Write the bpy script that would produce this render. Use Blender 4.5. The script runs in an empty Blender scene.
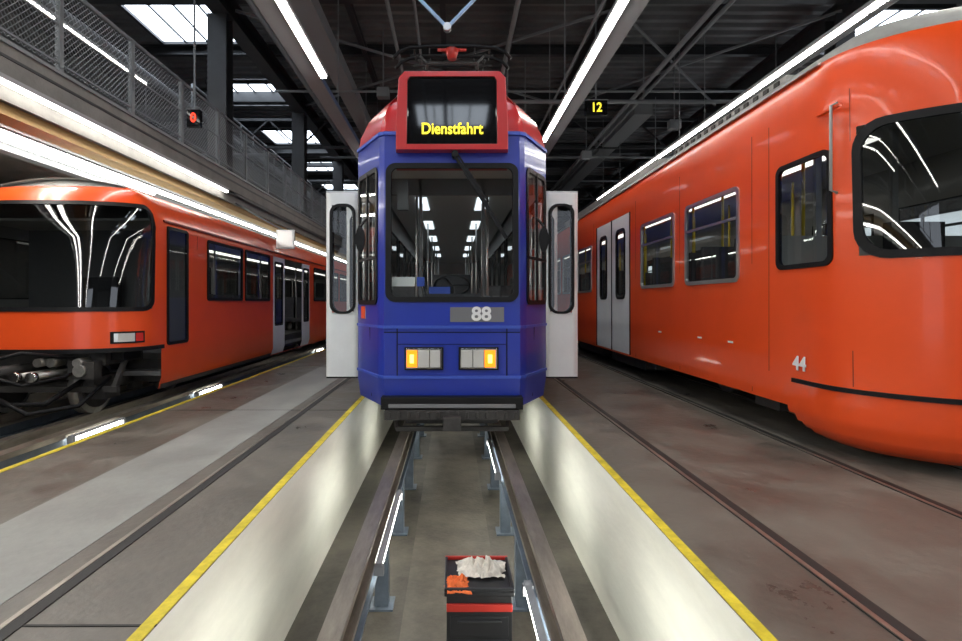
import bpy, math, random
from mathutils import Vector
random.seed(3)
H=1.25
scene=bpy.context.scene
try:
    scene.view_settings.view_transform='Standard'
    scene.view_settings.look='None'
except Exception: pass

# ------------------------------------------------------------ materials
def mat(name,col,rough=.5,metal=0,emit=None,es=0,var=0,ns=3.0,bump=0,coat=0,back=None,stretch=None,spec=.5,rv=0):
    m=bpy.data.materials.new(name); m.use_nodes=True
    nt=m.node_tree; N=nt.nodes; L=nt.links
    b=N['Principled BSDF']; b.inputs['Roughness'].default_value=rough
    b.inputs['Metallic'].default_value=metal
    b.inputs['Base Color'].default_value=(*col,1)
    b.inputs['Specular IOR Level'].default_value=spec
    if coat: 
        b.inputs['Coat Weight'].default_value=coat; b.inputs['Coat Roughness'].default_value=.06
    if emit:
        b.inputs['Emission Color'].default_value=(*emit,1); b.inputs['Emission Strength'].default_value=es
    last=None
    if var or bump or rv:
        tc=N.new('ShaderNodeTexCoord'); mp=N.new('ShaderNodeMapping')
        L.new(tc.outputs['Object'],mp.inputs['Vector'])
        if stretch: mp.inputs['Scale'].default_value=stretch
        n1=N.new('ShaderNodeTexNoise'); n1.inputs['Scale'].default_value=ns; n1.inputs['Detail'].default_value=9; n1.inputs['Roughness'].default_value=.7
        L.new(mp.outputs[0],n1.inputs['Vector'])
        if var:
            cr=N.new('ShaderNodeValToRGB')
            cr.color_ramp.elements[0].position=.32; cr.color_ramp.elements[1].position=.68
            cr.color_ramp.elements[0].color=(*[c*(1-var) for c in col],1)
            cr.color_ramp.elements[1].color=(*[min(1,c*(1+var)) for c in col],1)
            L.new(n1.outputs['Fac'],cr.inputs['Fac']); last=cr.outputs['Color']
        if rv:
            mr=N.new('ShaderNodeMapRange'); mr.inputs['To Min'].default_value=max(0,rough-rv); mr.inputs['To Max'].default_value=min(1,rough+rv)
            mr.inputs['From Min'].default_value=.3; mr.inputs['From Max'].default_value=.7
            L.new(n1.outputs['Fac'],mr.inputs['Value']); L.new(mr.outputs[0],b.inputs['Roughness'])
        if bump:
            n2=N.new('ShaderNodeTexNoise'); n2.inputs['Scale'].default_value=ns*9; n2.inputs['Detail'].default_value=6
            L.new(mp.outputs[0],n2.inputs['Vector'])
            bp=N.new('ShaderNodeBump'); bp.inputs['Strength'].default_value=bump; bp.inputs['Distance'].default_value=.01
            L.new(n2.outputs['Fac'],bp.inputs['Height']); L.new(bp.outputs[0],b.inputs['Normal'])
    if back:
        g=N.new('ShaderNodeNewGeometry'); mx=N.new('ShaderNodeMix'); mx.data_type='RGBA'
        L.new(g.outputs['Backfacing'],mx.inputs[0])
        if last: L.new(last,mx.inputs[6])
        else: mx.inputs[6].default_value=(*col,1)
        mx.inputs[7].default_value=(*back,1); last=mx.outputs[2]
    if last: L.new(last,b.inputs['Base Color'])
    return m
def glassmat(name,tint,ior=1.5,rough=.0,gl=1.0):
    # thin pane: same Fresnel reflectance seen from either side
    m=bpy.data.materials.new(name); m.use_nodes=True; nt=m.node_tree; N=nt.nodes; L=nt.links
    N.remove(N['Principled BSDF']); o=N['Material Output']
    t=N.new('ShaderNodeBsdfTransparent'); t.inputs[0].default_value=(*tint,1)
    g=N.new('ShaderNodeBsdfGlossy'); g.inputs['Roughness'].default_value=rough; g.inputs[0].default_value=(gl,gl,gl,1)
    f=N.new('ShaderNodeFresnel'); ge=N.new('ShaderNodeNewGeometry'); mr=N.new('ShaderNodeMapRange')
    mr.inputs['To Min'].default_value=ior; mr.inputs['To Max'].default_value=1/ior
    L.new(ge.outputs['Backfacing'],mr.inputs['Value']); L.new(mr.outputs[0],f.inputs[0])
    mx=N.new('ShaderNodeMixShader'); L.new(f.outputs[0],mx.inputs[0]); L.new(t.outputs[0],mx.inputs[1]); L.new(g.outputs[0],mx.inputs[2])
    L.new(mx.outputs[0],o.inputs[0]); return m
inner=(.42,.42,.40)
M_orange=mat('orange_paint',(.84,.082,.011),.32,coat=.22,back=inner,var=.05,ns=1.2)
M_blue=mat('blue_paint',(.016,.038,.35),.30,coat=.25,back=(.34,.34,.34),var=.06,ns=2)
M_bluelt=mat('blue_trim_paint',(.04,.09,.48),.35)
M_red=mat('red_paint',(.52,.016,.018),.3,coat=.3,back=inner)
M_roofg=mat('roof_grey',(.34,.34,.33),.5,var=.2,ns=3,back=inner)
M_white=mat('white_door_paint',(.80,.81,.80),.35,back=inner,var=.04)
M_black=mat('black_rubber',(.006,.006,.007),.5,spec=.25)
M_dark=mat('dark_underframe',(.035,.032,.03),.6,var=.4,ns=6,bump=.3)
M_gloss=mat('black_gloss_panel',(.006,.006,.007),.05)
M_steel=mat('steel',(.40,.39,.37),.35,metal=.9,var=.3,ns=8)
M_alu=mat('aluminium',(.55,.55,.55),.35,metal=.9)
M_glass=glassmat('clear_glass',(.85,.89,.88),1.55)
M_glassd=glassmat('tinted_glass',(.66,.69,.68),1.5)
M_glassf=glassmat('dark_windscreen_glass',(.42,.44,.44),1.7)
M_amber=mat('amber_lamp',(.9,.25,.01),.3,emit=(1,.28,.01),es=1.4)
M_bulb=mat('amber_bulb',(1,.6,.1),.3,emit=(1,.60,.14),es=3)
M_lens=mat('headlamp_lens',(.65,.67,.67),.12,metal=.5,emit=(1,.9,.75),es=.12)
M_chrome=mat('chrome',(.7,.7,.7),.12,metal=1)
M_grey=mat('grey_plate',(.17,.17,.18),.5)
M_txt=mat('white_lettering',(.8,.8,.8),.5)
M_led=mat('led_yellow',(.8,.7,.05),.5,emit=(1,.80,.04),es=1.3)
M_ledr=mat('led_red',(.8,.05,.02),.5,emit=(1,.05,.02),es=2)
M_tail=mat('tail_lamp_red',(.6,.03,.02),.25)
M_seat=mat('seat_fabric',(.10,.10,.11),.8,var=.2,ns=20)
M_seatd=mat('driver_seat_fabric',(.03,.03,.035),.8)
M_yel=mat('yellow_rail_paint',(.85,.62,.03),.35)
M_intf=mat('tram_floor_lino',(.16,.16,.16),.6,var=.2)
M_intc=mat('tram_ceiling_panel',(.6,.6,.58),.5)
M_intl=mat('added_saloon_lamp',(.9,.9,.9),.5,emit=(1,.97,.9),es=2.4)  # added glow for the orange trains, whose saloon lamps are unlit
M_intb=mat('added_tram_lamp',(.9,.9,.9),.5,emit=(.85,.93,1),es=1.6)  # added glow to lighten the blue tram's interior
M_floor=mat('concrete_floor',(.135,.119,.098),.42,var=.45,ns=1.6,bump=.4,rv=.2)
M_floorL=mat('light_concrete',(.28,.275,.25),.5,var=.22,ns=1.8,bump=.3,rv=.1)
M_pitw=mat('pit_wall_paint',(.90,.88,.77),.5,var=.08,ns=2.2,bump=.2,stretch=(1,.4,1.5))
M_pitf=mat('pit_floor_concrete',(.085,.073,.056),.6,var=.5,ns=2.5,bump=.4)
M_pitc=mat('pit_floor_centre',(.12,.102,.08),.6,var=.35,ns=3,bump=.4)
M_line=mat('yellow_line_paint',(.68,.53,.03),.55,var=.35,ns=7)
M_rail=mat('rail_steel',(.36,.32,.27),.36,metal=.8,var=.35,ns=9,stretch=(1,.2,1))
M_groove=mat('rail_groove',(.02,.018,.016),.6)
M_post=mat('post_blue_grey',(.12,.15,.19),.5,var=.25,ns=6)
M_ceil=mat('ceiling_deck',(.12,.12,.122),.6,var=.2,ns=1)
M_beam=mat('beam_dark_steel',(.03,.031,.034),.5,var=.2)
M_beamb=mat('beam_blue_steel',(.05,.08,.16),.5)
M_wall=mat('wall_panel',(.10,.10,.10),.7,var=.25,ns=1.2)
M_conc=mat('gallery_concrete',(.17,.162,.15),.7,var=.2,ns=2.5,bump=.3)
M_tube=mat('fluorescent_tube',(1,1,1),.5,emit=(1,.97,.90),es=27)
M_tubep=mat('pit_fluorescent_tube',(1,1,1),.5,emit=(.98,1,.92),es=24)
M_fix=mat('fixture_housing',(.30,.30,.31),.4)
M_sky=mat('skylight_panel',(.9,.95,1),.5,emit=(.78,.88,1),es=7)
M_fill=mat('added_daylight_panel',(.9,.95,1),.5,emit=(.85,.92,1),es=1.8)  # added glow panels, stand in for side daylight
M_pipe=mat('conduit_grey',(.18,.19,.20),.45)
M_rod=mat('pale_blue_rod',(.35,.55,.80),.4)
M_ochre=mat('ochre_trunking',(.32,.20,.07),.6)
M_redtool=mat('tool_red',(.45,.03,.02),.4)
M_redln=mat('panel_seam',(.22,.02,.006),.5)
M_blktool=mat('tool_black',(.02,.02,.022),.4,var=.2)
M_ragw=mat('white_cloth',(.62,.57,.50),.9,var=.2,ns=25)
M_rago=mat('orange_cloth',(.75,.16,.04),.9,var=.2,ns=25)

# ------------------------------------------------------------ mesh builder
class MB:
    def __init__(s): s.v=[];s.f=[];s.m=[];s.mats=[];s.sm=[]
    def mi(s,m):
        if m not in s.mats: s.mats.append(m)
        return s.mats.index(m)
    def addf(s,idx,m,sm=False): s.f.append(tuple(idx)); s.m.append(s.mi(m)); s.sm.append(sm)
    def face(s,pts,m,sm=False):
        b=len(s.v); s.v+= [tuple(p) for p in pts]; s.addf(range(b,b+len(pts)),m,sm)
    def grid(s,rows,m,sm=True):
        b=len(s.v); n=len(rows[0])
        for r in rows: s.v+=[tuple(p) for p in r]
        for i in range(len(rows)-1):
            for j in range(n-1):
                s.addf((b+i*n+j,b+i*n+j+1,b+(i+1)*n+j+1,b+(i+1)*n+j),m,sm)
    def box(s,x0,x1,y0,y1,z0,z1,m,mtop=None):
        b=len(s.v)
        s.v+=[(x0,y0,z0),(x1,y0,z0),(x1,y1,z0),(x0,y1,z0),(x0,y0,z1),(x1,y0,z1),(x1,y1,z1),(x0,y1,z1)]
        for k,q in enumerate([(0,3,2,1),(4,5,6,7),(0,1,5,4),(1,2,6,5),(2,3,7,6),(3,0,4,7)]):
            s.addf([b+i for i in q],(mtop if (k==1 and mtop) else m))
    def bar(s,p0,p1,w,h,m):
        p0=Vector(p0);p1=Vector(p1);d=(p1-p0).normalized()
        up=Vector((0,0,1)) if abs(d.z)<.9 else Vector((0,1,0))
        a=d.cross(up).normalized()*w/2; c=a.cross(d).normalized()*h/2
        b=len(s.v)
        for p in (p0,p1): s.v+=[tuple(p-a-c),tuple(p+a-c),tuple(p+a+c),tuple(p-a+c)]
        for q in [(0,1,2,3),(7,6,5,4),(0,4,5,1),(1,5,6,2),(2,6,7,3),(3,7,4,0)]: s.addf([b+i for i in q],m)
    def tube(s,path,r,m,n=10,closed=False):
        P=[Vector(p) for p in path]; b=len(s.v); K=len(P)
        for i,p in enumerate(P):
            if closed: d=P[(i+1)%K]-P[i-1]
            else: d=P[min(i+1,K-1)]-P[max(i-1,0)]
            d.normalize(); up=Vector((0,0,1)) if abs(d.z)<.95 else Vector((0,1,0))
            a=d.cross(up).normalized(); c=a.cross(d)
            rr=r[i] if isinstance(r,(list,tuple)) else r
            for k in range(n):
                t=2*math.pi*k/n; s.v.append(tuple(p+a*math.cos(t)*rr+c*math.sin(t)*rr))
        for i in range(K if closed else K-1):
            i2=(i+1)%K
            for k in range(n): s.addf((b+i*n+k,b+i*n+(k+1)%n,b+i2*n+(k+1)%n,b+i2*n+k),m,True)
        if not closed:
            s.addf([b+k for k in range(n)][::-1],m); s.addf([b+(K-1)*n+k for k in range(n)],m)
    def finish(s,name,parent=None,bevel=0,seg=2,sharp=None):
        me=bpy.data.meshes.new(name); me.from_pydata(s.v,[],s.f)
        for m in s.mats: me.materials.append(m)
        me.polygons.foreach_set('material_index',s.m); me.polygons.foreach_set('use_smooth',s.sm); me.update()
        if sharp:
            try: me.set_sharp_from_angle(angle=math.radians(sharp))
            except Exception: pass
        o=bpy.data.objects.new(name,me); scene.collection.objects.link(o)
        if parent: o.parent=parent
        if bevel:
            md=o.modifiers.new('bev','BEVEL'); md.width=bevel; md.segments=seg; md.limit_method='ANGLE'
        return o
def empty(name):
    e=bpy.data.objects.new(name,None); scene.collection.objects.link(e); e.empty_display_size=.2; return e
def text(body,loc,size,m,parent,name,rot=(math.pi/2,0,0),sx=1,bold=0,ext=.003):
    c=bpy.data.curves.new(name,'FONT'); c.body=body; c.size=size; c.extrude=ext; c.offset=bold
    c.align_x='CENTER'; c.align_y='CENTER'; c.materials.append(m)
    o=bpy.data.objects.new(name,c); scene.collection.objects.link(o); o.location=loc; o.rotation_euler=rot; o.scale=(sx,1,1)
    o.parent=parent; return o

# ------------------------------------------------------------ vehicle surfaces
def pl(tab):
    def f(z):
        if z<=tab[0][0]: return tab[0][1]
        for a,b in zip(tab,tab[1:]):
            if z<=b[0]: return a[1]+(b[1]-a[1])*(z-a[0])/(b[0]-a[0])
        return tab[-1][1]
    return f
class Surf:
    def __init__(s,cx,half,inset,rake=lambda z:0):
        pts=[(-x,y) for x,y in reversed(half) if x>1e-6]+[p for p in half]
        s.p=[Vector((cx+x,y)) for x,y in pts]; s.ins=inset; s.rake=rake; s.cx=cx
        n=len(s.p); s.c=[0]
        for i in range(1,n): s.c.append(s.c[-1]+(s.p[i]-s.p[i-1]).length)
        mid=[i for i in range(n) if abs(s.p[i].x-cx)<1e-6][0]; c0=s.c[mid]; s.c=[c-c0 for c in s.c]
        s.n=[]
        for i in range(n):
            ns=[]
            if i>0: d=(s.p[i]-s.p[i-1]).normalized(); ns.append(Vector((d.y,-d.x)))
            if i<n-1: d=(s.p[i+1]-s.p[i]).normalized(); ns.append(Vector((d.y,-d.x)))
            a=sum(ns,Vector((0,0))).normalized(); s.n.append(a/max(.5,a.dot(ns[0])))
    def P(s,t,z,off=0):
        c=s.c
        if t<=c[0]: i=0
        elif t>=c[-1]: i=len(c)-2
        else:
            i=max(k for k in range(len(c)-1) if c[k]<=t)
        f=(t-c[i])/(c[i+1]-c[i]); f=max(0,min(1,f))
        p=s.p[i].lerp(s.p[i+1],f); n=s.n[i].lerp(s.n[i+1],f)
        d=off-s.ins(z); q=p+n*d
        return Vector((q.x,q.y+s.rake(z)*max(0,-n.y),z))
    def S(s,side,y):
        idx=range(len(s.c)) if side>0 else range(len(s.c)-1,-1,-1)
        idx=[i for i in idx if s.c[i]*side>=-1e-9]
        for a,b in zip(idx,idx[1:]):
            if s.p[b].y>=y: 
                f=(y-s.p[a].y)/(s.p[b].y-s.p[a].y+1e-12); return s.c[a]+(s.c[b]-s.c[a])*max(0,min(1,f))
        return s.c[idx[-1]]
def uniq(l):
    l=sorted(l); o=[l[0]]
    for a in l[1:]:
        if a-o[-1]>1e-4: o.append(a)
    return o
def body(mb,sf,zs,holes,matfn,sb=()):
    S=uniq(list(sf.c)+[h[0] for h in holes]+[h[1] for h in holes]+list(sb))
    S=[t for t in S if sf.c[0]-1e-6<=t<=sf.c[-1]+1e-6]
    Z=uniq(list(zs)+[z for h in holes for z in h[2:4] if zs[0]<=z<=zs[-1]])
    b=len(mb.v); n=len(Z)
    for t in S:
        for z in Z: mb.v.append(tuple(sf.P(t,z)))
    for i in range(len(S)-1):
        for j in range(n-1):
            cs=(S[i]+S[i+1])/2; cz=(Z[j]+Z[j+1])/2
            if any(h[0]<cs<h[1] and h[2]<cz<h[3] for h in holes): continue
            mb.addf((b+i*n+j,b+(i+1)*n+j,b+(i+1)*n+j+1,b+i*n+j+1),matfn(cs,cz),True)
def roofcap(mb,sf,z,crown,m,zbot=None,mrear=None):
    n=len(sf.c); rows=[]
    for i in range((n+1)//2):
        a=sf.P(sf.c[i],z); b=sf.P(sf.c[n-1-i],z); r=[]
        fr=min(1,abs(a.x-b.x)/2.0)
        for k in range(9):
            f=k/8; p=a.lerp(b,f); p.z+=crown*fr*(1-(2*f-1)**2); r.append(p)
        rows.append(r)
    mb.grid(rows,m)
    a=sf.P(sf.c[0],z);b=sf.P(sf.c[-1],z)
    zz=zbot if zbot is not None else .3
    mb.face([(b.x,b.y,zz),(a.x,a.y,zz),a,b],m)
def rr(s0,s1,z0,z1,r,k=6,e=8):
    r=min(r,(s1-s0)/2-.001,(z1-z0)/2-.001); P=[]
    cs=[(s1-r,z0+r,-90),(s1-r,z1-r,0),(s0+r,z1-r,90),(s0+r,z0+r,180)]
    for i,(cx,cz,a0) in enumerate(cs):
        for j in range(k+1):
            a=math.radians(a0+90*j/k); P.append((cx+r*math.cos(a),cz+r*math.sin(a)))
        nx=cs[(i+1)%4]; a=math.radians(nx[2]); q=(nx[0]+r*math.cos(a),nx[1]+r*math.sin(a)); p=P[-1]
        for j in range(1,e): P.append((p[0]+(q[0]-p[0])*j/e,p[1]+(q[1]-p[1])*j/e))
    return P
def window(mb,sf,s0,s1,z0,z1,r,w,glass,gm,holes=None,off=.015,e=8):
    if s0>s1: s0,s1=s1,s0
    O=rr(s0,s1,z0,z1,r,e=e); I=rr(s0+w,s1-w,z0+w,z1-w,max(.01,r-w*.6),e=e)
    loops=[[sf.P(a,b,0) for a,b in O],[sf.P(a,b,off) for a,b in O],[sf.P(a,b,off) for a,b in I],[sf.P(a,b,-.02) for a,b in I]]
    b=len(mb.v); n=len(O)
    for l in loops: mb.v+=[tuple(p) for p in l]
    for k in range(3):
        for i in range(n): mb.addf((b+k*n+i,b+k*n+(i+1)%n,b+(k+1)*n+(i+1)%n,b+(k+1)*n+i),gm)
    a0,a1,c0,c1=s0+w*.7,s1-w*.7,z0+w*.7,z1-w*.7; q=max(.01,r-w*.4); K=24; rows=[]
    for i in range(K+1):
        t=a0+(a1-a0)*i/K; d=min(t-a0,a1-t); h=0
        if d<q: h=q-math.sqrt(max(0,q*q-(q-d)**2))
        rows.append([sf.P(t,c0+h+(c1-c0-2*h)*j/6,.004) for j in range(7)])
    mb.grid(rows[::-1],glass)
    if holes is not None: holes.append((s0+w*.5,s1-w*.5,z0+w*.5,z1-w*.5))
def band(mb,sf,s0,s1,z0,z1,off,m,back=0):
    if s0>s1: s0,s1=s1,s0
    S=uniq([s0,s1]+[c for c in sf.c if s0<c<s1]); rows=[]
    for t in S: rows.append([sf.P(t,z0,back),sf.P(t,z0,off),sf.P(t,z1,off),sf.P(t,z1,back)])
    mb.grid(rows[::-1],m,False)
    for r in (rows[0],rows[-1]): mb.face(r,m)
def wheels(mb,xs,y,r,rt,w=.12):
    for x in xs:
        mb.tube([(x-w/2,y,rt+r),(x+w/2,y,rt+r)],r,M_steel,n=28)
        mb.tube([(x-w/2-.03,y,rt+r),(x+w/2+.03,y,rt+r)],r*.78,M_dark,n=24)
        mb.tube([(x-w/2-.08,y,rt+r),(x+w/2+.08,y,rt+r)],r*.3,M_dark,n=12)
    mb.tube([(min(xs),y,rt+r),(max(xs),y,rt+r)],.07,M_dark)
def bogie(mb,cx,y,g,r,rt,half=1.0,wb=.9):
    wheels(mb,(cx-g,cx+g),y-wb,r,rt); wheels(mb,(cx-g,cx+g),y+wb,r,rt)
    for sx in (-1,1):
        x=cx+sx*(g+.17)
        mb.box(x-.06,x+.06,y-wb-.3,y+wb+.3,rt+r-.02,rt+r+.14,M_dark)
        mb.box(x-.09,x+.09,y-wb-.14,y-wb+.14,rt+r-.14,rt+r+.08,M_dark)
        mb.box(x-.09,x+.09,y+wb-.14,y+wb+.14,rt+r-.14,rt+r+.08,M_dark)
        for yy in (y-.25,y+.25): mb.tube([(x,yy,rt+r-.12),(x,yy,rt+r+.1)],.09,M_dark,n=12)
    mb.box(cx-g,cx+g,y-.25,y+.25,rt+r-.1,rt+r+.12,M_dark)
def seats(mb,cx,xs,ys,zf,m):
    for y in ys:
        for x in xs:
            mb.box(cx+x-.22,cx+x+.22,y-.2,y+.22,zf+.36,zf+.46,m)
            mb.box(cx+x-.22,cx+x+.22,y+.18,y+.25,zf+.42,zf+1.02,m)
            mb.box(cx+x-.05,cx+x+.05,y-.05,y+.1,zf,zf+.36,M_dark)

# ============================================================ ROOM
X0,X1,Y0,Y1,ZC=-10,12,-8,42,7.8
fl=MB()
fl.box(1.14,X1,Y0,Y1,-.2,0,M_floor); fl.box(-3.36,-1.14,Y0,Y1,-.2,0,M_floor); fl.box(X0,-6.64,Y0,Y1,-.2,0,M_floor)
fl.box(-2.53,-1.86,Y0,Y1,0,.003,M_floorL)
for y in range(-6,36,4):
    fl.box(-3.36,-1.14,y,y+.012,0,.0035,M_groove)
fl.finish('floor')
ln=MB()
for x0 in (-1.2,1.145,-3.36): ln.box(x0,x0+.055,Y0,Y1,0,.004,M_line)
ln.finish('trim_1')
pit=empty('inspection_pit')
pw=MB(); 
pw.box(-1.34,-1.14,Y0,Y1,-1.05,-.2,M_pitw); pw.box(1.14,1.34,Y0,Y1,-1.05,-.2,M_pitw)
pw.box(-1.141,-1.139,Y0,Y1,-.2,-.0,M_pitw); pw.box(1.139,1.141,Y0,Y1,-.2,-.0,M_pitw)
pw.finish('pit_walls',pit)
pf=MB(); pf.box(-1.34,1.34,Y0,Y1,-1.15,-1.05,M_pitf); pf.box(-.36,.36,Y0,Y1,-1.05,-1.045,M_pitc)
pf.finish('pit_floor',pit)
pit2=empty('inspection_pit')
pw=MB(); pw.box(-3.36,-3.34,Y0,Y1,-1.05,-.2,M_pitw); pw.box(-6.84,-6.64,Y0,Y1,-1.05,-.2,M_pitw); pw.finish('pit_walls',pit2)
pf=MB(); pf.box(-6.84,-3.34,Y0,Y1,-1.15,-1.05,M_pitf)
pf.box(-3.88,-3.76,Y0,Y1,-.08,-.03,M_rail); pf.box(-3.84,-3.80,Y0,Y1,-.2,-.08,M_post)
y=Y0+.4
while y<Y1: pf.box(-3.86,-3.78,y,y+.08,-1.05,-.2,M_post); y+=1.5
pf.finish('pit_floor',pit2)

def railset(name,cx,g,zt,zf):
    E=empty(name); r=MB()
    for sx in (-1,1):
        x=cx+sx*g
        r.box(x-.05,x+.05,Y0,Y1,zt-.035,zt,M_rail); r.box(x-.018,x+.018,Y0,Y1,zt-.12,zt-.035,M_rail); r.box(x-.065,x+.065,Y0,Y1,zt-.15,zt-.12,M_rail)
        r.box(x-.06,x+.06,Y0,Y1,zt-.17,zt-.15,M_post); r.box(x-.012,x+.012,Y0,Y1,zt-.27,zt-.17,M_post); r.box(x-.06,x+.06,Y0,Y1,zt-.29,zt-.27,M_post)
    r.finish('rails',E)
    p=MB(); y=Y0+.7
    while y<Y1:
        for sx in (-1,1):
            x=cx+sx*g
            p.box(x-.05,x+.05,y-.05,y+.05,zf,zt-.29,M_post); p.box(x-.09,x+.09,y-.09,y+.09,zf,zf+.015,M_post)
            p.box(x-.06,x+.06,y-.07,y+.07,zt-.3,zt-.29,M_post)
        y+=1.25
    p.finish('support_posts',E)
    return E
E1=railset('pit_track',0,.53,-.2,-1.05)
ZL=-.12
E2=railset('pit_track',-5.0,.53,ZL,-1.05)
def pitlight(x,y,z,l,E):
    m=MB(); m.tube([(x,y,z),(x,y+l,z)],.017,M_tubep,n=10)
    m.box(x-.03,x+.03,y-.04,y,z-.03,z+.03,M_fix); m.box(x-.03,x+.03,y+l,y+l+.04,z-.03,z+.03,M_fix)
    m.box(x-.02,x+.02,y-.04,y+l+.04,z+.025,z+.045,M_fix)
    m.finish('pit_lamp',E)
for y in (3.15,8.5,12.5): pitlight(-.44,y,-.36,1.15,E1)
for y in (1.85,5.0,10.2): pitlight(.44,y,-.42,1.15,E1)
for y in (-.5,1.9,4.3,6.7): pitlight(-.64,y,-.46,1.15,E1); pitlight(.64,y,-.46,1.15,E1)  # extra lamps hidden behind the rails, added to brighten the pit walls
for y in (5.1,7.6,14.2): pitlight(-3.72,y,-.10,.75,pit2)

gr=MB()
for x in (-1.7,1.7,2.98):
    gr.box(x-.045,x+.045,Y0+.3,Y1,0,.005,M_groove); gr.box(x-.04,x-.015,Y0+.3,Y1,.005,.008,M_rail)
gr.finish('lifting_jack_rail')
gr=MB()
for x in (3.85,4.85):
    gr.box(x-.06,x+.06,Y0,Y1,0,.004,M_groove); gr.box(x-.05,x+.01,Y0,Y1,.004,.01,M_rail)
gr.finish('floor_track')

# ceiling: corrugated deck
CE=empty('ceiling')
c=MB(); y=Y0; rowsl=[]
while y<Y1:
    for yy,zz in ((y,ZC),(y+.13,ZC),(y+.17,ZC+.09),(y+.30,ZC+.09)): rowsl.append((yy,zz))
    y+=.34
c.grid([[(X0,a,b),(X1,a,b)] for a,b in rowsl],M_ceil,False)
c.box(X0,X1,Y0,Y1,ZC+.1,ZC+.2,M_ceil)
c.finish('corrugated_deck',CE)
w=MB(); w.box(X0-.2,X0,Y0,Y1,-.2,ZC+.2,M_wall); w.finish('wall_left')
w=MB(); w.box(X1,X1+.2,Y0,Y1,-.2,ZC+.2,M_wall); w.finish('wall_right')
w=MB(); w.box(X0,X1,Y1,Y1+.2,-1.1,ZC+.2,M_wall)
w.finish('wall_back')
w=MB()
segs=[(-10,-7),(-3.2,2.6),(6.2,X1)]
for a,b in segs: w.box(a,b,Y0-.2,Y0,-1.1,ZC+.2,M_wall)
w.box(-7,-3.2,Y0-.2,Y0,5,ZC+.2,M_wall); w.box(2.6,6.2,Y0-.2,Y0,5,ZC+.2,M_wall)
w.finish('wall_front')
m=MB()
for i in range(24): m.box(-1.9,1.9,Y0+.01,Y0+.04,.0+.2*i,.185+.2*i,M_pipe)
m.box(-2.0,-1.9,Y0+.01,Y0+.1,0,4.9,M_beam); m.box(1.9,2.0,Y0+.01,Y0+.1,0,4.9,M_beam); m.box(-2,2,Y0+.01,Y0+.25,4.8,5.1,M_beam); m.finish('door_1')

# skylights
k=1
rowsk=[(-7.2,-5.0,[-5,-1,3,7.2,11.3,15.4,19.6,24,28.5]),(9.0,11.0,[-1,3,7.2,11.5,15.6,20]),(-1.1,1.1,[-6,-2.5,1,4.5])]  # last row: unseen centre panels added for daylight and reflections
for x0,x1,ys in rowsk:
    for y in ys:
        m=MB(); m.box(x0,x1,y,y+1.7,ZC-.03,ZC-.01,M_sky)
        m.box(x0-.08,x1+.08,y-.08,y,ZC-.1,ZC,M_beam); m.box(x0-.08,x1+.08,y+1.7,y+1.78,ZC-.1,ZC,M_beam)
        m.box(x0-.08,x0,y,y+1.7,ZC-.1,ZC,M_beam); m.box(x1,x1+.08,y,y+1.7,ZC-.1,ZC,M_beam)
        for f in (.25,.5,.75):
            xm=x0+(x1-x0)*f; m.box(xm-.02,xm+.02,y,y+1.7,ZC-.07,ZC-.02,M_beam)
        m.finish('window_%d'%k); k+=1
# glowing panels added on the right-hand wall to brighten the right train's windows
for y in (3,7.5,12,16.5,21,26,31):
    m=MB(); m.box(X1-.03,X1-.01,y,y+3.6,1.1,3.4,M_fill)
    for yy in (y-.06,y+1.17,y+2.37,y+3.6): m.box(X1-.08,X1-.01,yy,yy+.06,1.04,3.46,M_beam)
    for zz in (1.04,2.2,3.4): m.box(X1-.08,X1-.01,y,y+3.6,zz,zz+.06,M_beam)
    m.finish('window_%d'%k); k+=1

def ibeam_y(x,z0,z1,y0,y1,m,w=.22):
    b=MB(); b.box(x-w/2,x+w/2,y0,y1,z0,z0+.025,m); b.box(x-w/2,x+w/2,y0,y1,z1-.025,z1,m); b.box(x-.012,x+.012,y0,y1,z0+.025,z1-.025,m)
    b.finish('ceiling_beam',CE)
def ibeam_x(y,z0,z1,x0,x1,m,w=.22):
    b=MB(); b.box(x0,x1,y-w/2,y+w/2,z0,z0+.025,m); b.box(x0,x1,y-w/2,y+w/2,z1-.025,z1,m); b.box(x0,x1,y-.012,y+.012,z0+.025,z1-.025,m)
    b.finish('ceiling_beam',CE)
for x in (-4.65,3.4,8.2): ibeam_y(x,7.05,7.5,Y0,Y1,M_beam,.34)
for y in (-.4,5.1,10.6,16.1,21.6,27.1,32.6): ibeam_x(y,7.4,7.8,X0,X1,M_beam,.26)
for y in (2.4,7.9,13.3,18.8,24.3,30): ibeam_x(y,7.55,7.8,X0,X1,M_beam,.14)
for x in (-8.5,-2.2,-.2,1.4,5.8): ibeam_y(x,7.5,7.7,Y0,Y1,M_beam,.12)
for y in (10.6,16.1,21.6,27.1):
    for x,zb in ((-4.72,3.48),(7.9,0.0)):
        m=MB(); m.box(x-.19,x+.19,y-.17,y-.14,zb,7.05,M_beam); m.box(x-.19,x+.19,y+.14,y+.17,zb,7.05,M_beam); m.box(x-.012,x+.012,y-.14,y+.14,zb,7.05,M_beam)
        m.box(x-.22,x+.22,y-.2,y+.2,zb,zb+.03,M_beam); m.finish('steel_column')
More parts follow.
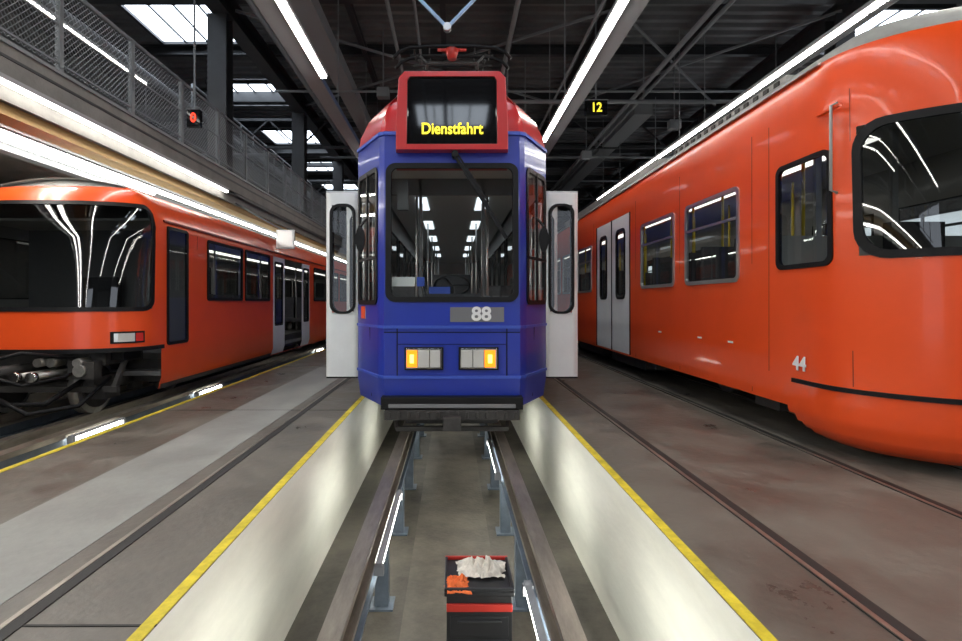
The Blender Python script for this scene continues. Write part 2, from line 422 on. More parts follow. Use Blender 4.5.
# conduits
cp=MB()
for x,z,r in ((-3.6,6.6,.05),(-1.2,6.8,.04),(-.7,6.8,.03),(1.2,6.7,.05),(4.4,6.2,.05),(4.7,6.3,.04),(6.6,5.8,.08),(-6.8,6.3,.08),(2.6,6.4,.03)):
    cp.tube([(x,Y0,z),(x,Y1,z)],r,M_pipe,n=8)
for y,z in ((9.3,6.7),(13.2,6.6),(17.8,6.2),(23,6.6)):
    cp.tube([(-4.5,y,z),(9,y,z)],.035,M_pipe,n=8)
cp.tube([(1.2,12.2,5.95),(7.8,12.2,5.95)],.05,M_pipe,n=8); cp.tube([(-9,14,5.2),(-4.7,14,5.2)],.05,M_pipe,n=8)
for x in (1.3,4.5,7.6): cp.tube([(x,12.2,5.95),(x,12.2,7.5)],.015,M_pipe,n=6)
cp.box(4.9,5.4,14,34,6.3,6.7,M_pipe); cp.box(-2.9,-2.5,9,30,6.6,6.9,M_pipe)
for x,y,z in ((1.9,13.4,5.6),(3.9,15,5.4),(5.6,13,5.6),(-1.6,12,6.0),(2.9,18,5.2),(6.3,16,5.3)):
    cp.box(x-.14,x+.14,y,y+.2,z,z+.22,M_pipe); cp.tube([(x,y+.1,z+.2),(x,y+.1,7.6)],.015,M_pipe,n=6)
cp.finish('ceiling_conduits',CE)
# cable trays
for x in (2.28,-2.3):
    m=MB(); m.box(x-.13,x+.13,Y0+1,30,4.93,4.94,M_pipe); m.box(x-.13,x-.12,Y0+1,30,4.94,5.04,M_beamb); m.box(x+.12,x+.13,Y0+1,30,4.94,5.04,M_beamb)
    y=-6
    while y<30: m.box(x-.01,x+.01,y,y+.02,5.0,ZC-.35,M_pipe); y+=5.5
    m.finish('cable_tray',CE)
# lattice truss bracing
tr=MB()
for y0 in (17.0,25.5,31):
    for i in range(-9,10):
        x=i*1.0; z0,z1=(6.3,7.2) if i%2 else (7.2,6.3)
        tr.bar((x,y0,z0),(x+1,y0,z1),.05,.05,M_beam)
    tr.bar((-9,y0,6.3),(10,y0,6.3),.08,.08,M_beam); tr.bar((-9,y0,7.2),(10,y0,7.2),.08,.08,M_beam)
for z in (4.6,5.1,5.6): tr.tube([(7.6,8,z),(7.6,38,z)],.03,M_pipe,n=6)
y=8
while y<38: tr.tube([(7.6,y,4.1),(7.6,y,5.6)],.03,M_pipe,n=6); y+=1.8
tr.box(7.5,9.5,8,38,3.95,4.1,M_pipe)
for a,b in (((-4.5,10.8),(3.3,16)),((3.3,10.8),(-4.5,16)),((3.5,10.8),(8.1,16)),((8.1,10.8),(3.5,16))):
    tr.bar((a[0],a[1],7.3),(b[0],b[1],7.3),.05,.05,M_pipe)
tr.finish('roof_truss',CE)
m=MB()
m.bar((-.66,6.5,5.3),(-.06,6.5,4.68),.035,.035,M_rod); m.bar((.54,6.5,5.3),(-.06,6.5,4.68),.035,.035,M_rod)
m.bar((-.66,6.5,5.28),(-.66,6.5,7.5),.03,.03,M_rod); m.bar((.54,6.5,5.28),(.54,6.5,7.5),.03,.03,M_rod)
m.bar((-2.2,6.5,7.5),(1.4,6.5,7.5),.06,.06,M_beam)
m.tube([(-.06,6.46,4.68),(-.06,6.54,4.68)],.05,M_alu)
m.finish('suspension_rod')

def lightline(x,z,y0,y1,hang=None,w=.035,seg=1.5):
    m=MB(); y=y0
    while y<y1-.2:
        e=min(y+seg-.04,y1); m.box(x-w,x+w,y,e,z-.03,z,M_tube); y+=seg
    m.box(x-w-.03,x+w+.03,y0,y1,z,z+.05,M_fix)
    if hang:
        y=y0+.4
        while y<y1: m.box(x-.006,x+.006,y,y+.012,z+.05,hang,M_pipe); y+=5.5
    m.finish('fluorescent_light')
HT=7.0
lightline(2.05,4.85,-6,11.6,HT,w=.04)
lightline(-2.05,4.85,-6,8.3,HT,w=.04); lightline(-2.05,4.85,12,20,HT)
lightline(4.77,4.6,-6,17,HT,w=.028); lightline(5.3,4.98,-6,17,HT,w=.022)
lightline(-4.50,3.47,-6,10.4,None,w=.018)
lightline(-5.2,3.22,-6,26,None,w=.045); lightline(-5.45,3.24,-6,9.5,None,w=.025)
lightline(-5.9,5.45,-6,10,HT,w=.025)
lightline(-7.6,5.6,-4,20,HT); lightline(8.6,5.6,-4,20,HT)

# gallery
G=empty('gallery_walkway')
g=MB(); g.box(-10,-4.6,Y0,Y1,3.32,3.47,M_conc); g.box(-4.6,-4.48,Y0,Y1,3.52,3.84,M_conc); g.box(-4.62,-4.5,Y0,Y1,3.47,3.53,M_beam)
g.box(-4.54,-4.47,Y0,Y1,3.70,3.73,M_beam); g.box(-4.6,-4.45,Y0,Y1,3.84,3.88,M_pipe)
g.box(-4.92,-4.66,Y0,Y1,3.20,3.32,M_ochre); g.box(-5.05,-4.97,Y0,Y1,3.22,3.32,M_pipe); g.box(-5.75,-5.6,Y0,Y1,3.15,3.32,M_pipe)
g.finish('slab',G)
g=MB()
for y in [Y0+.5+i*1.35 for i in range(32)]:
    g.box(-4.56,-4.50,y-.03,y+.03,3.88,4.95,M_pipe)
for z in (4.0,4.45,4.95): g.tube([(-4.53,Y0,z),(-4.53,Y1,z)],.025 if z>4.9 else .015,M_pipe,n=8)
g.finish('railing',G)
g=MB(); y=2.0
while y<19:
    g.bar((-4.53,y,3.95),(-4.53,y+.9,4.9),.006,.006,M_pipe); g.bar((-4.53,y+.9,3.95),(-4.53,y,4.9),.006,.006,M_pipe); y+=.07
g.finish('wire_mesh',G)
g=MB()
for z in (4.0,4.3,4.6):
    g.tube([(-7.5,Y0,z+.3),(-7.5,Y1,z+.3)],.05,M_pipe,n=8)
for y in [Y0+1+2.7*i for i in range(17)]: g.box(-7.53,-7.47,y,y+.06,3.47,5.0,M_pipe)
g.box(-9.5,-6.5,13,24,5.6,5.75,M_beam)
for z in (6.2,6.7): g.tube([(-6.5,13,z),(-6.5,24,z)],.03,M_pipe,n=6)
for y in range(13,25): g.tube([(-6.5,y,5.7),(-6.5,y,6.7)],.025,M_pipe,n=6)
g.bar((-6.6,13,5.65),(-6.6,8.5,3.5),.06,.25,M_beam); g.bar((-5.8,13,5.65),(-5.8,8.5,3.5),.06,.25,M_beam)
g.finish('gallery_pipes',G)

# signs, mirror
def ledsign(x,y,z,w,h,t,m,ts,sx):
    E=empty('led_number_sign'); b=MB(); b.box(x-w/2,x+w/2,y,y+.08,z-h/2,z+h/2,M_gloss)
    b.box(x-w/2-.01,x+w/2+.01,y-.02,y+.1,z+h/2,z+h/2+.015,M_pipe); b.box(x-.012,x+.012,y+.03,y+.05,z+h/2,ZC-.45,M_pipe)
    b.finish('housing',E); text(t,(x,y-.006,z),ts,m,E,'digits',bold=.004,sx=sx)
ledsign(2.75,9.9,4.95,.42,.28,'12',M_led,.24,.9)
ledsign(-3.98,8,4.08,.2,.26,'0',M_ledr,.2,.9)
E=empty('traffic_mirror'); b=MB(); b.box(-3.72,-3.34,11,11.06,2.38,2.78,M_white); b.box(-3.69,-3.37,10.99,11,2.41,2.75,M_alu); b.finish('mirror_head',E,bevel=.01)
b=MB(); b.tube([(-4.6,11.05,3.35),(-4.0,11.05,3.0),(-3.53,11.05,2.75)],.02,M_pipe); b.finish('bracket',E)

# ============================================================ BLUE TRAM
T=empty('tram')
YB=22
hp=[(0,5.5),(.3,5.5),(.6,5.5),(.72,5.5),(.78,5.56),(1.12,6.2),(1.12,YB)]
sf=Surf(0,hp,pl([(.14,.03),(.35,0),(3.02,0),(3.2,.03),(3.4,.12),(3.55,.25),(3.62,.4)]),pl([(1.2,0),(3.0,.05)]))
holes=[]; tb=MB(); wn=MB()
window(wn,sf,-.70,.70,1.25,2.73,.10,.055,M_glass,M_black,holes)
for sd in (-1,1):
    a=sf.S(sd,5.60); b_=sf.S(sd,6.17)
    window(wn,sf,a,b_,1.22,2.72,.08,.05,M_glass,M_black,holes)
    mid=(a+b_)/2; band(wn,sf,mid-.015,mid+.015,1.25,2.7,.02,M_black)
    band(wn,sf,a,b_,1.72,1.75,.018,M_black)
    a,b_=sf.S(sd,6.35),sf.S(sd,7.55); holes.append((min(a,b_),max(a,b_),.35,2.62))
    y=7.9
    while y<20:
        window(wn,sf,sf.S(sd,y),sf.S(sd,y+1.35),1.35,2.6,.08,.05,M_glass,M_black,holes); y+=1.5
def mf(s,z): return M_red if z>3.06 else M_blue
body(tb,sf,[.14,.35,1.0,3.02,3.06,3.12,3.2,3.3,3.4,3.48,3.55,3.62],holes,mf)
roofcap(tb,sf,3.62,.06,M_roofg)
tb.finish('body_shell',T,sharp=25); wn.finish('windows',T)
d=MB()
sl,sr=sf.S(-1,6.2),sf.S(1,6.2)
band(d,sf,sl,sr,.97,1.0,.014,M_bluelt); band(d,sf,sl,sr,.44,.47,.014,M_bluelt)
band(d,sf,sl,sr,3.03,3.07,.02,M_bluelt)
for s in (-.58,.58): band(d,sf,s-.006,s+.006,.47,.97,.004,M_black)
band(d,sf,-.02,.55,1.04,1.195,.006,M_grey)
for s in (-1.1,1.1): band(d,sf,s-.006,s+.006,.2,.97,.004,M_black)
band(d,sf,-.72,.72,.925,.935,.003,M_black); band(d,sf,-.57,.57,.80,.806,.003,M_black)
band(d,sf,sf.S(-1,5.95)-.0,sf.S(-1,6.08),1.06,1.2,.006,M_orange)
d.finish('trim_strips',T)
text('88',(.31,5.485,1.118),.2,M_txt,T,'fleet_number',bold=.006,sx=1.05)
# destination box
db=MB()
F=[(-.585,2.84),(.585,2.84),(.585,3.1),(.56,3.6),(.5,3.67),(-.5,3.67),(-.56,3.6),(-.585,3.1)]
I=[(-.47,2.9),(.47,2.9),(.47,3.1),(.465,3.57),(.44,3.61),(-.44,3.61),(-.465,3.57),(-.47,3.1)]
def yf(z): return 5.42+.03*(z-2.84)
b=len(db.v)
db.v+=[(x,yf(z),z) for x,z in F]+[(x*1.15,6.3,z) for x,z in F]+[(x,yf(z),z) for x,z in I]+[(x,yf(z)+.03,z) for x,z in I]
for i in range(8):
    j=(i+1)%8
    db.addf((b+i,b+8+i,b+8+j,b+j),M_red); db.addf((b+i,b+j,b+16+j,b+16+i),M_red); db.addf((b+16+i,b+16+j,b+24+j,b+24+i),M_black)
db.addf([b+24+i for i in range(8)],M_gloss); db.addf([b+8+i for i in range(8)][::-1],M_red)
db.finish('destination_box',T,bevel=.008)
text('Dienstfahrt',(0,5.44,3.06),.165,M_led,T,'destination_text',bold=.003,sx=.86)
# headlights
hl=MB()
for x0,x1,am in ((-.50,-.09,-1),(.07,.49,1)):
    hl.box(x0,x1,5.465,5.5,.535,.775,M_black)
    hl.box(x0+.015,x1-.015,5.455,5.465,.55,.76,M_chrome)
    w3=(x1-x0-.05)/3
    if am<0: ax=x0+.025; lx=ax+w3
    else: ax=x1-.025-w3; lx=x0+.025
    hl.box(ax,ax+w3-.01,5.44,5.456,.565,.745,M_amber)
    hl.box(ax+.035,ax+w3-.045,5.432,5.44,.61,.70,M_bulb)
    hl.box(lx,lx+w3-.005,5.44,5.456,.565,.745,M_lens); hl.box(lx+w3+.005,lx+2*w3-.01,5.44,5.456,.565,.745,M_lens)
hl.finish('headlights',T,bevel=.005)
# bumper & coupler
bm=MB()
bm.box(-.74,.74,5.40,5.75,.13,.26,M_black); bm.box(-.70,.70,5.36,5.75,.03,.13,M_dark); bm.box(-.66,.66,5.38,5.5,.15,.19,M_grey)
for i in range(14): bm.box(-.66+i*.1,-.63+i*.1,5.34,5.4,.05,.12,M_dark)
bm.box(-.5,.5,5.6,6.3,-.06,.03,M_dark); bm.box(-1.0,1.0,6.2,21.5,.1,.35,M_dark)
bm.tube([(0,5.3,.02),(0,5.8,.02)],.06,M_dark); bm.box(-.09,.09,5.22,5.32,-.05,.09,M_dark)
for x in (-.62,.62): bm.bar((x,5.7,.1),(x*.95,5.55,-.1),.04,.04,M_dark)
bm.bar((-.6,5.55,-.1),(.6,5.55,-.1),.05,.05,M_dark)
bm.finish('bumper_and_coupler',T,bevel=.006)
bg=MB(); bogie(bg,0,8.0,.53,.33,-.2); bogie(bg,0,14.5,.53,.33,-.2); bogie(bg,0,20,.53,.33,-.2); bg.finish('bogies',T)
# doors opened outwards
for sd in (-1,1):
    for (xa,xb,yy) in ((1.18,1.60,6.62),(1.18,1.50,7.40)):
        px=sorted((sd*xa,sd*xb)); dl=MB()
        dsf=Surf((px[0]+px[1])/2,[(0,yy),((px[1]-px[0])/2,yy),((px[1]-px[0])/2,yy+.045)],lambda z:0)
        hh=[]; hw=(px[1]-px[0])/2
        window(dl,dsf,-hw+.055,hw-.055,1.1,2.5,.12,.03,M_glassd,M_black,hh)
        body(dl,dsf,[.3,2.64],hh,lambda s,z:M_white)
        dl.box(px[0],px[1],yy+.04,yy+.045,.3,1.1,M_white); dl.box(px[0],px[1],yy+.04,yy+.045,2.5,2.64,M_white)
        dl.box(px[0],px[0]+.05,yy+.04,yy+.045,1.1,2.5,M_white); dl.box(px[1]-.05,px[1],yy+.04,yy+.045,1.1,2.5,M_white)
        dl.box(px[0],px[1],yy,yy+.045,2.64,2.66,M_alu); dl.box(px[0],px[1],yy,yy+.045,.28,.3,M_black)
        dl.tube([(sd*1.13,yy+.06,.5),(sd*1.13,yy+.06,2.5)],.02,M_alu)
        dl.finish('door_leaf',T)
# mirrors, wiper
mr=MB()
for sd in (-1,1):
    x=sd*1.01; mr.bar((sd*.95,5.85,2.2),(x,5.72,2.08),.02,.02,M_black)
    P=[]
    for k in range(16):
        a=2*math.pi*k/16; P.append((x+.05*math.cos(a),5.70,1.94+.14*math.sin(a)))
    Q=[(p[0],5.75,p[2]) for p in P]; b=len(mr.v); mr.v+=P+Q
    mr.addf([b+i for i in range(16)],M_black); mr.addf([b+16+i for i in range(16)][::-1],M_alu)
    for i in range(16): mr.addf((b+i,b+16+i,b+16+(i+1)%16,b+(i+1)%16),M_black,True)
mr.finish('rear_view_mirrors',T)
wp=MB()
wp.bar((.02,5.46,2.80),(.36,5.45,2.28),.03,.03,M_black); wp.bar((.06,5.46,2.80),(.38,5.45,2.30),.018,.018,M_black)
wp.bar((.12,5.465,2.66),(.57,5.455,1.92),.026,.04,M_black); wp.tube([(.03,5.42,2.80),(.03,5.56,2.80)],.035,M_black)
wp.finish('windscreen_wiper',T)
# interior
it=MB()
it.box(-1.08,1.08,5.62+.5,YB-.1,.42,.5,M_intf); it.box(-.7,.7,5.56,6.15,.42,.5,M_intf)
it.box(-1.05,1.05,6.1,YB-.1,2.9,2.94,M_intc)
it.box(-.68,.68,5.58,5.9,1.12,1.26,M_seatd); it.box(-.3,.3,5.62,5.92,1.26,1.34,M_seatd); it.box(-.66,.66,5.6,5.65,.5,1.12,M_seatd)
it.box(-.26,-.02,5.85,5.9,1.27,1.42,M_bluelt)
for k_ in range(3): it.box(.35+.1*k_,.42+.1*k_,5.7,5.78,1.26,1.32,M_grey)
it.tube([(0,5.8,1.15),(0,5.98,1.42)],.025,M_black)
C=Vector((0,5.98,1.44)); ax=Vector((0,.55,.83)).normalized(); u=Vector((1,0,0)); v=ax.cross(u)
it.tube([C+u*.2*math.cos(t)+v*.2*math.sin(t) for t in [2*math.pi*q/28 for q in range(28)]],.014,M_black,n=8,closed=True)
for t in (0,2.1,4.2): it.tube([C,C+u*.2*math.cos(t)+v*.2*math.sin(t)],.012,M_black,n=6)
it.box(-.25,.25,6.3,6.75,.85,.97,M_seatd); it.box(-.24,.24,6.7,6.8,.95,1.6,M_seatd); it.tube([(0,6.5,.5),(0,6.5,.85)],.06,M_black)
it.box(-1.08,-.42,6.95,6.99,.5,1.25,M_grey); it.box(.42,1.08,6.95,6.99,.5,1.25,M_grey)
for x in (-.42,.42,): it.box(x-.02,x+.02,6.95,6.99,.5,2.9,M_grey)
it.box(-1.08,1.08,6.95,6.99,2.68,2.9,M_grey)
it.box(-.62,-.5,5.9,6.0,2.3,2.62,M_grey)
it.box(-.65,-.4,5.62,5.64,1.42,1.52,M_txt); it.box(-.38,-.3,5.62,5.64,1.42,1.52,M_bluelt)
for y in (8.2,10.6,13.0,15.4,17.8):
    it.box(-.58,-.40,y,y+1.1,2.885,2.9,M_intb); it.box(.40,.58,y,y+1.1,2.885,2.9,M_intb)  # strips added for a bluish glow behind the windscreen
seats(it,0,(-.75,.75),[8.4+.85*i for i in range(14)],.5,M_seat)
for y in (7.4,8.6,10.8,13,15,17,19):
    for x in (-.5,.5): it.tube([(x,y,.5),(x,y,2.88)],.018,M_alu)
it.finish('interior',T)
# roof equipment and pantograph
pg=MB()
pg.box(-.7,.7,6.4,8.4,3.68,3.74,M_roofg); pg.box(-.6,.6,9.2,11.5,3.66,3.9,M_roofg); pg.box(-.55,.55,12.2,15,3.66,3.85,M_roofg)
for x in (-.5,.5):
    for y in (6.6,8.1): pg.tube([(x,y,3.72),(x,y,3.84)],[.05,.035],M_redtool); 
    pg.tube([(x,6.6,3.84),(x,8.1,3.84)],.025,M_dark)
for x in (-.45,.45):
    pg.tube([(x,8.0,3.86),(x*.7,6.6,4.28)],.022,M_dark); pg.tube([(x*.7,6.6,4.28),(x*1.0,7.0,4.58)],.016,M_dark)
    pg.tube([(x,6.65,3.86),(x*.7,8.0,4.28),(x,7.15,4.58)],.016,M_dark)
for y in (6.9,7.2):
    pg.tube([(-.78,y,4.48),(-.7,y,4.57),(-.58,y,4.62),(-.3,y,4.64),(0,y,4.645),(.3,y,4.64),(.58,y,4.62),(.7,y,4.57),(.78,y,4.48)],.022,M_black)
    pg.tube([(-.55,y,4.52),(.55,y,4.52)],.015,M_black)
    for x in (-.3,0,.3): pg.tube([(x,y,4.52),(x,y,4.64)],.01,M_dark)
for x in (-.5,0,.5): pg.tube([(x,6.9,4.6),(x,7.2,4.6)],.012,M_dark)
pg.tube([(0,6.5,4.28),(0,6.5,4.40)],[.05,.09],M_redtool); pg.tube([(-.32,6.6,4.28),(.32,6.6,4.28)],.02,M_dark); pg.tube([(-.18,6.5,4.40),(.18,6.5,4.40)],.02,M_redtool)
pg.finish('pantograph',T)

# ============================================================ RIGHT TRAIN
R=empty('light_rail_train')
def half_el(a,b,yf,n=2.0,K=16,yb=30):
    P=[]
    for i in range(K+1):
        t=math.pi/2*i/K
        P.append((a*math.sin(t)**(2/n) if i else 0, yf+b-b*max(0,math.cos(t))**(2/n)))
    P.append((a,yb)); return P
rs=Surf(4.35,half_el(1.35,1.0,3.3),pl([(.08,.22),(.13,.12),(.2,.05),(.3,.01),(.4,0),(2.9,0),(3.1,.02),(3.23,.06),(3.34,.16),(3.44,.32),(3.5,.5)]),pl([(1.5,0),(3.3,.12)]))
holes=[]; rb=MB(); wn=MB()
def S(sd,y): return rs.S(sd,y)
window(wn,rs,S(-1,3.97),S(1,3.97),1.57,2.62,.22,.06,M_glassf,M_black,holes,e=24)
for sd in (-1,1):
    window(wn,rs,S(sd,4.12),S(sd,4.80),1.54,2.48,.08,.04,M_glassd,M_black,holes)
    ys=[(5.42,6.68),(7.0,8.25)]+[(11.15,12.4)]+[(12.75+1.6*i,14.05+1.6*i) for i in range(9)]
    for a,b_ in ys:
        window(wn,rs,S(sd,a),S(sd,b_),1.46,2.47,.08,.045,M_glassd,M_alu if sd<0 else M_black,holes)
        band(wn,rs,S(sd,a+.05),S(sd,b_-.05),2.12,2.15,.02,M_alu)
    for a,b_ in ((8.9,9.6),(9.95,10.62)):
        window(wn,rs,S(sd,a+.1),S(sd,b_-.1),1.3,2.55,.12,.05,M_glassd,M_black,holes)
for i,yy in enumerate((4.66,4.58,4.52,4.47,4.44)):
    zt=(.33,.27,.21,.16,.115)[i]
    holes.append((S(1,yy),999,0,zt)); holes.append((-999,S(-1,yy),0,zt))
dr=(S(-1,10.76),S(-1,8.76)); drr=(S(1,8.76),S(1,10.76))
def mf(s,z):
    if z<.36: return M_orange
    if z<2.77 and (dr[0]<s<dr[1] or drr[0]<s<drr[1]): return M_white
    return M_orange if z<3.23 else M_roofg
body(rb,rs,[.08,.1,.13,.165,.2,.25,.3,.36,.45,2.77,2.9,3.1,3.17,3.23,3.28,3.34,3.39,3.44,3.5],holes,mf,sb=[dr[0],dr[1],drr[0],drr[1]])
roofcap(rb,rs,3.5,.1,M_roofg,.34)
rb.finish('body_shell',R,sharp=30); wn.finish('windows',R)
d=MB()
band(d,rs,S(-1,4.57),S(1,4.57),.55,.585,.02,M_black)
for y in (8.76,9.76,10.76): band(d,rs,S(-1,y-.015),S(-1,y+.015),.36,2.77,.012,M_black)
band(d,rs,S(-1,29.9),S(-1,4.3),3.21,3.24,.03,M_alu)
for y in (3.98,4.92): band(d,rs,S(-1,y-.003),S(-1,y+.003),.6,2.9,.002,M_redln)
for y in (5.2,6.85,8.5,11.0,12.6): band(d,rs,S(-1,y-.004),S(-1,y+.004),.36,2.9,.002,M_redln)
for y,z in ((5.6,.82),(6.3,.82),(7.5,.82)): band(d,rs,S(-1,y-.05),S(-1,y+.05),z-.01,z+.01,.004,M_txt)
d.finish('trim_strips',R)
g=MB(); x=2.95
g.tube([(3.0,4.05,2.80),(x,4.05,2.78),(x,4.05,2.12),(3.0,4.05,2.10)],.011,M_orange)
g.box(2.97,3.0,4.0,4.25,2.76,2.78,M_orange); g.finish('grab_rails',R)
text('44',(2.985,4.47,.715),.17,M_txt,R,'fleet_number',rot=(math.pi/2,0,-math.pi/2),bold=.004)
u=MB()
u.box(3.25,5.45,4.3,29.5,.42,.6,M_dark)
for y0,y1 in ((8.6,10.4),(11,13),(17,20)): u.box(3.2,5.5,y0,y1,.12,.42,M_dark)
for y in (5.0,8.0): u.box(3.15,3.35,y,y+.4,.2,.42,M_dark)
u.tube([(3.3,8.3,.36),(3.3,11.5,.30)],.03,M_dark)
bogie(u,4.35,6.3,.5,.36,.01); bogie(u,4.35,15,.5,.36,.01); bogie(u,4.35,24,.5,.36,.01)
u.finish('underframe',R)
it=MB(); it.box(3.04,5.66,4.2,29.8,.85,.93,M_intf); it.box(3.1,5.6,4.3,29.8,2.95,3.0,M_intc); it.box(3.1,5.6,5.1,5.14,.93,1.9,M_intc)
for x in (3.6,4.35,5.1): it.box(x-.03,x+.03,5.1,5.14,1.9,2.95,M_intc)
it.box(3.4,5.3,3.75,4.15,1.35,1.5,M_seatd); it.box(4.1,4.6,4.5,4.9,1.3,1.42,M_seatd); it.box(4.1,4.6,4.85,4.95,1.4,2.0,M_seatd)
it.box(4.25,4.45,5.4,28,2.94,2.95,M_intl)  # glowing strip added to lighten the interior
seats(it,4.35,(-.95,-.5,.5,.95),[5.6+.8*i for i in range(4)]+[11.4+.8*i for i in range(12)],.93,M_seat)
for y in (5.7,6.5,7.4,8.3,9.1,10.4,11.5,13,15):
    for x in (-.5,.5): it.tube([(4.35+x,y,.93),(4.35+x,y,2.95)],.018,M_yel)
it.finish('interior',R)
re=MB()
re.box(3.55,5.1,9.0,12.5,3.56,3.74,M_roofg); re.box(3.7,5.0,13,17,3.56,3.85,M_roofg); re.box(3.6,5.1,5.6,8.4,3.56,3.70,M_roofg)
for y in [5.7+.2*i for i in range(14)]: re.box(3.58,3.6,y,y+.1,3.6,3.68,M_dark)
re.finish('roof_equipment',R,bevel=.02)

# ============================================================ LEFT TRAIN
L_=empty('light_rail_train')
ls=Surf(-5.0,half_el(1.3,.75,5.9,n=2.6),pl([(.14,.05),(.3,0),(2.2,0),(2.35,.04),(2.5,.12),(2.62,.24),(2.7,.4),(2.74,.55)]),pl([(1.1,0),(2.6,.2)]))
holes=[]; lb=MB(); wn=MB()
def S(sd,y): return ls.S(sd,y)
window(wn,ls,S(-1,6.47),S(1,6.47),1.14,2.46,.15,.05,M_glassf,M_black,holes,e=24)
window(wn,ls,S(1,6.74),S(1,7.28),.69,2.24,.05,.04,M_glassd,M_black,holes)
window(wn,ls,S(1,7.85),S(1,9.18),1.27,2.19,.05,.04,M_glassd,M_black,holes)
window(wn,ls,S(1,9.28),S(1,10.55),1.27,2.19,.05,.04,M_glassd,M_black,holes)
for a,b_ in ((10.85,11.35),(12.95,13.4)):
    window(wn,ls,S(1,a),S(1,b_),.75,2.1,.05,.04,M_glassd,M_black,holes)
holes.append((S(1,11.5),S(1,12.8),.16,2.2))
for i in range(8):
    window(wn,ls,S(1,13.9+1.6*i),S(1,15.3+1.6*i),1.27,2.17,.05,.04,M_glassd,M_black,holes)
for i in range(12):
    window(wn,ls,S(-1,7.0+1.7*i),S(-1,8.5+1.7*i),1.27,2.17,.05,.04,M_glassd,M_black,holes)
holes.append((S(-1,6.62),S(1,6.62),0,.68))
dq=(S(1,10.75),S(1,13.5))
def mf(s,z):
    if dq[0]<s<dq[1] and .16<z<2.2: return M_white
    return M_orange if z<2.71 else M_roofg
body(lb,ls,[.14,.16,.3,.68,2.15,2.2,2.27,2.35,2.43,2.5,2.56,2.62,2.66,2.7,2.74],holes,mf,sb=dq)
roofcap(lb,ls,2.74,.12,M_roofg,.3)
lb.finish('body_shell',L_,sharp=30); wn.finish('windows',L_)
d=MB()
band(d,ls,S(-1,6.6),S(1,6.66),.66,.71,.02,M_black); band(d,ls,S(1,6.66),S(1,10.7),.14,.2,.01,M_dark)
band(d,ls,S(1,7.55)-.004,S(1,7.55)+.004,.2,2.2,.003,M_redln)
band(d,ls,S(1,6.7),S(1,29),2.28,2.31,.02,M_redln)
band(d,ls,S(1,6.08),S(1,6.34),.76,.90,.012,M_black); band(d,ls,S(1,6.10),S(1,6.24),.78,.88,.02,M_lens); band(d,ls,S(1,6.25),S(1,6.32),.78,.88,.02,M_tail)
d.finish('trim_and_headlights',L_)
u=MB()
u.box(-6.1,-3.85,6.9,29,.2,.5,M_dark); u.box(-5.9,-4.1,6.15,6.9,.5,.66,M_dark); u.box(-6.0,-3.95,6.25,6.6,.55,.66,M_black)
# coupler head with draft gear
u.tube([(-5,6.6,.46),(-5,5.55,.46)],.075,M_dark); u.box(-5.19,-4.81,5.22,5.5,.32,.62,M_dark); u.box(-5.24,-4.76,5.15,5.22,.36,.58,M_steel)
u.tube([(-4.88,5.16,.47),(-4.88,5.08,.47)],[.07,.03],M_steel,n=14); u.tube([(-5.12,5.16,.47),(-5.12,5.12,.47)],.07,M_black,n=14)
u.tube([(-4.9,5.4,.32),(-4.75,5.5,.16),(-4.5,5.75,.12),(-4.35,6.2,.35)],.028,M_black); u.tube([(-4.95,5.4,.6),(-4.6,5.55,.70),(-4.35,6.0,.6)],.022,M_black)
u.tube([(-4.85,5.45,.28),(-4.5,5.5,.06),(-4.2,5.85,.08),(-4.1,6.25,.35)],.024,M_black)
u.tube([(-4.82,5.35,.5),(-4.55,5.5,.36),(-4.4,5.9,.4),(-4.3,6.2,.5)],.018,M_black)
for x in (-5.4,-4.6,-4.3,-4.75): u.tube([(x,5.95,.55),(x,6.2,.55)],.05,M_steel,n=12)
for x in (-4.68,-4.50): u.tube([(x,5.6,.44),(x,6.3,.44)],.035,M_steel,n=10); u.tube([(x,5.54,.44),(x,5.6,.44)],.055,M_chrome,n=12)
u.box(-4.42,-4.12,5.98,6.12,.36,.56,M_dark); u.tube([(-4.27,5.94,.46),(-4.27,6.0,.46)],.07,M_steel,n=14)
u.bar((-5.8,6.15,.22),(-3.95,6.15,.22),.06,.07,M_dark); u.bar((-4.0,6.15,.22),(-4.0,6.4,.6),.05,.05,M_dark); u.bar((-5.7,6.15,.22),(-5.7,6.4,.6),.05,.05,M_dark)
bogie(u,-5.0,7.3,.53,.33,ZL,wb=.85); bogie(u,-5.0,16,.53,.33,ZL); bogie(u,-5.0,26,.53,.33,ZL)
u.finish('underframe_and_coupler',L_)
it=MB(); it.box(-6.25,-3.75,6.7,29.8,.3,.36,M_intf); it.box(-6.2,-3.8,6.7,29.8,2.3,2.33,M_intc)
it.box(-6.0,-4.0,6.2,6.6,.95,1.12,M_seatd); it.box(-5.25,-4.75,7.0,7.4,.8,.9,M_seatd); it.box(-5.25,-4.75,7.38,7.48,.9,1.6,M_seatd)
it.box(-6.2,-3.8,7.62,7.66,.36,2.3,M_grey)
seats(it,-5.0,(-.9,-.5,.5,.9),[8.2+.8*i for i in range(3)]+[14+.8*i for i in range(14)],.36,M_seat)
for y in (7.8,9.2,10.6,11.4,12.9,14): it.tube([(-4.2,y,.36),(-4.2,y,2.3)],.018,M_alu)
it.box(-5.1,-4.9,8,28,2.29,2.3,M_intl)  # glowing ceiling strip added, lightens the view through the windows
it.finish('interior',L_)

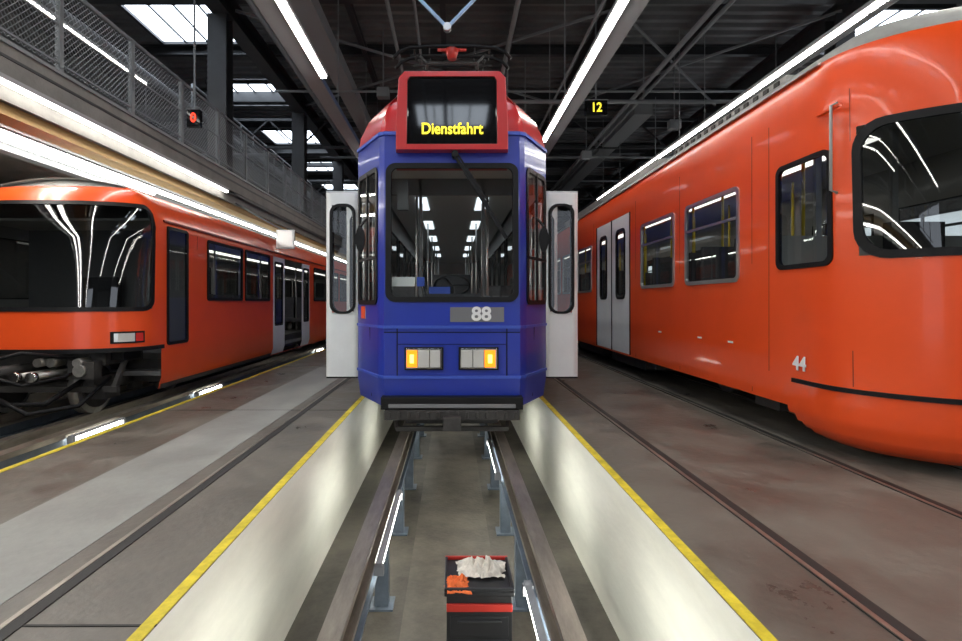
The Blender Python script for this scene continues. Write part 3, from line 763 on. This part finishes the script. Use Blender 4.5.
# ============================================================ TOOL CART
TC=empty('tool_cart'); b=MB()
x0,x1,y0,y1=-.03,.33,2.85,3.2
b.box(x0,x1,y0,y1,-.95,-.36,M_blktool); b.box(x0-.012,x1+.012,y0-.012,y1+.012,-.36,-.335,M_blktool)
for (a,c_,e,f) in ((x0-.012,x1+.012,y0-.012,y0+.005),(x0-.012,x1+.012,y1-.005,y1+.012),(x0-.012,x0+.005,y0,y1),(x1-.005,x1+.012,y0,y1)): b.box(a,c_,e,f,-.335,-.315,M_redtool if f>y1 else M_blktool)
b.box(x0,x1,y0-.018,y0,-.44,-.40,M_redtool)
for q in range(3): b.box(x0+.02,x1-.02,y0-.01,y0,-.58-.13*q,-.47-.13*q,M_blktool); b.box(x0+.06,x1-.06,y0-.025,y0-.01,-.50-.13*q,-.485-.13*q,M_blktool)
b.finish('cabinet',TC,bevel=.004)
b=MB()
for x in (x0+.05,x1-.05):
    for y in (y0+.05,y1-.05): b.tube([(x-.015,y,-1.005),(x+.015,y,-1.005)],.04,M_black,n=16); b.box(x-.02,x+.02,y-.02,y+.02,-.98,-.95,M_steel)
b.finish('casters',TC)
def rag(cx,cy,cz,w,l,h,m,seed,edge=None):
    from mathutils import noise
    R_=MB(); rows=[]; n=34
    for i in range(n+1):
        r=[]
        for j in range(n+1):
            u=i/n*2-1; v=j/n*2-1
            q=Vector((u*2.2+seed,v*2.2,seed)); nn=abs(noise.noise(q))*1.6+abs(noise.noise(q*2.3))*.7
            ed=max(0,1-(abs(u)**3+abs(v)**3)); wob=1+.25*noise.noise(Vector((u*2+seed,v*2,9)))
            x=cx+u*w/2*wob+.02*noise.noise(q*1.7); y=cy+v*l/2*wob; z=cz+.004+h*nn*(.25+.75*ed)
            if edge is not None and y<edge: z=cz-(edge-y)*1.3+.004; y=edge-.02-.01*nn
            r.append((x,y,z))
        rows.append(r)
    R_.grid(rows,m); return R_.finish('cleaning_rag')
rag(.17,3.06,-.330,.27,.20,.07,M_ragw,1.3)
rag(.03,2.91,-.330,.13,.13,.035,M_rago,4.7,edge=2.85)

# ============================================================ world, camera
wd=bpy.data.worlds.new('World'); scene.world=wd; wd.use_nodes=True
wd.node_tree.nodes['Background'].inputs[0].default_value=(.80,.88,1,1); wd.node_tree.nodes['Background'].inputs[1].default_value=2.0
cam=bpy.data.cameras.new('camera'); co=bpy.data.objects.new('camera',cam); scene.collection.objects.link(co)
co.location=(0,0,H); co.rotation_euler=(math.pi/2,0,0); cam.sensor_width=36; cam.lens=520/962*36
cam.shift_x=(481-452)/962; cam.shift_y=-(320.5-302)/962; cam.clip_start=.05
scene.camera=co
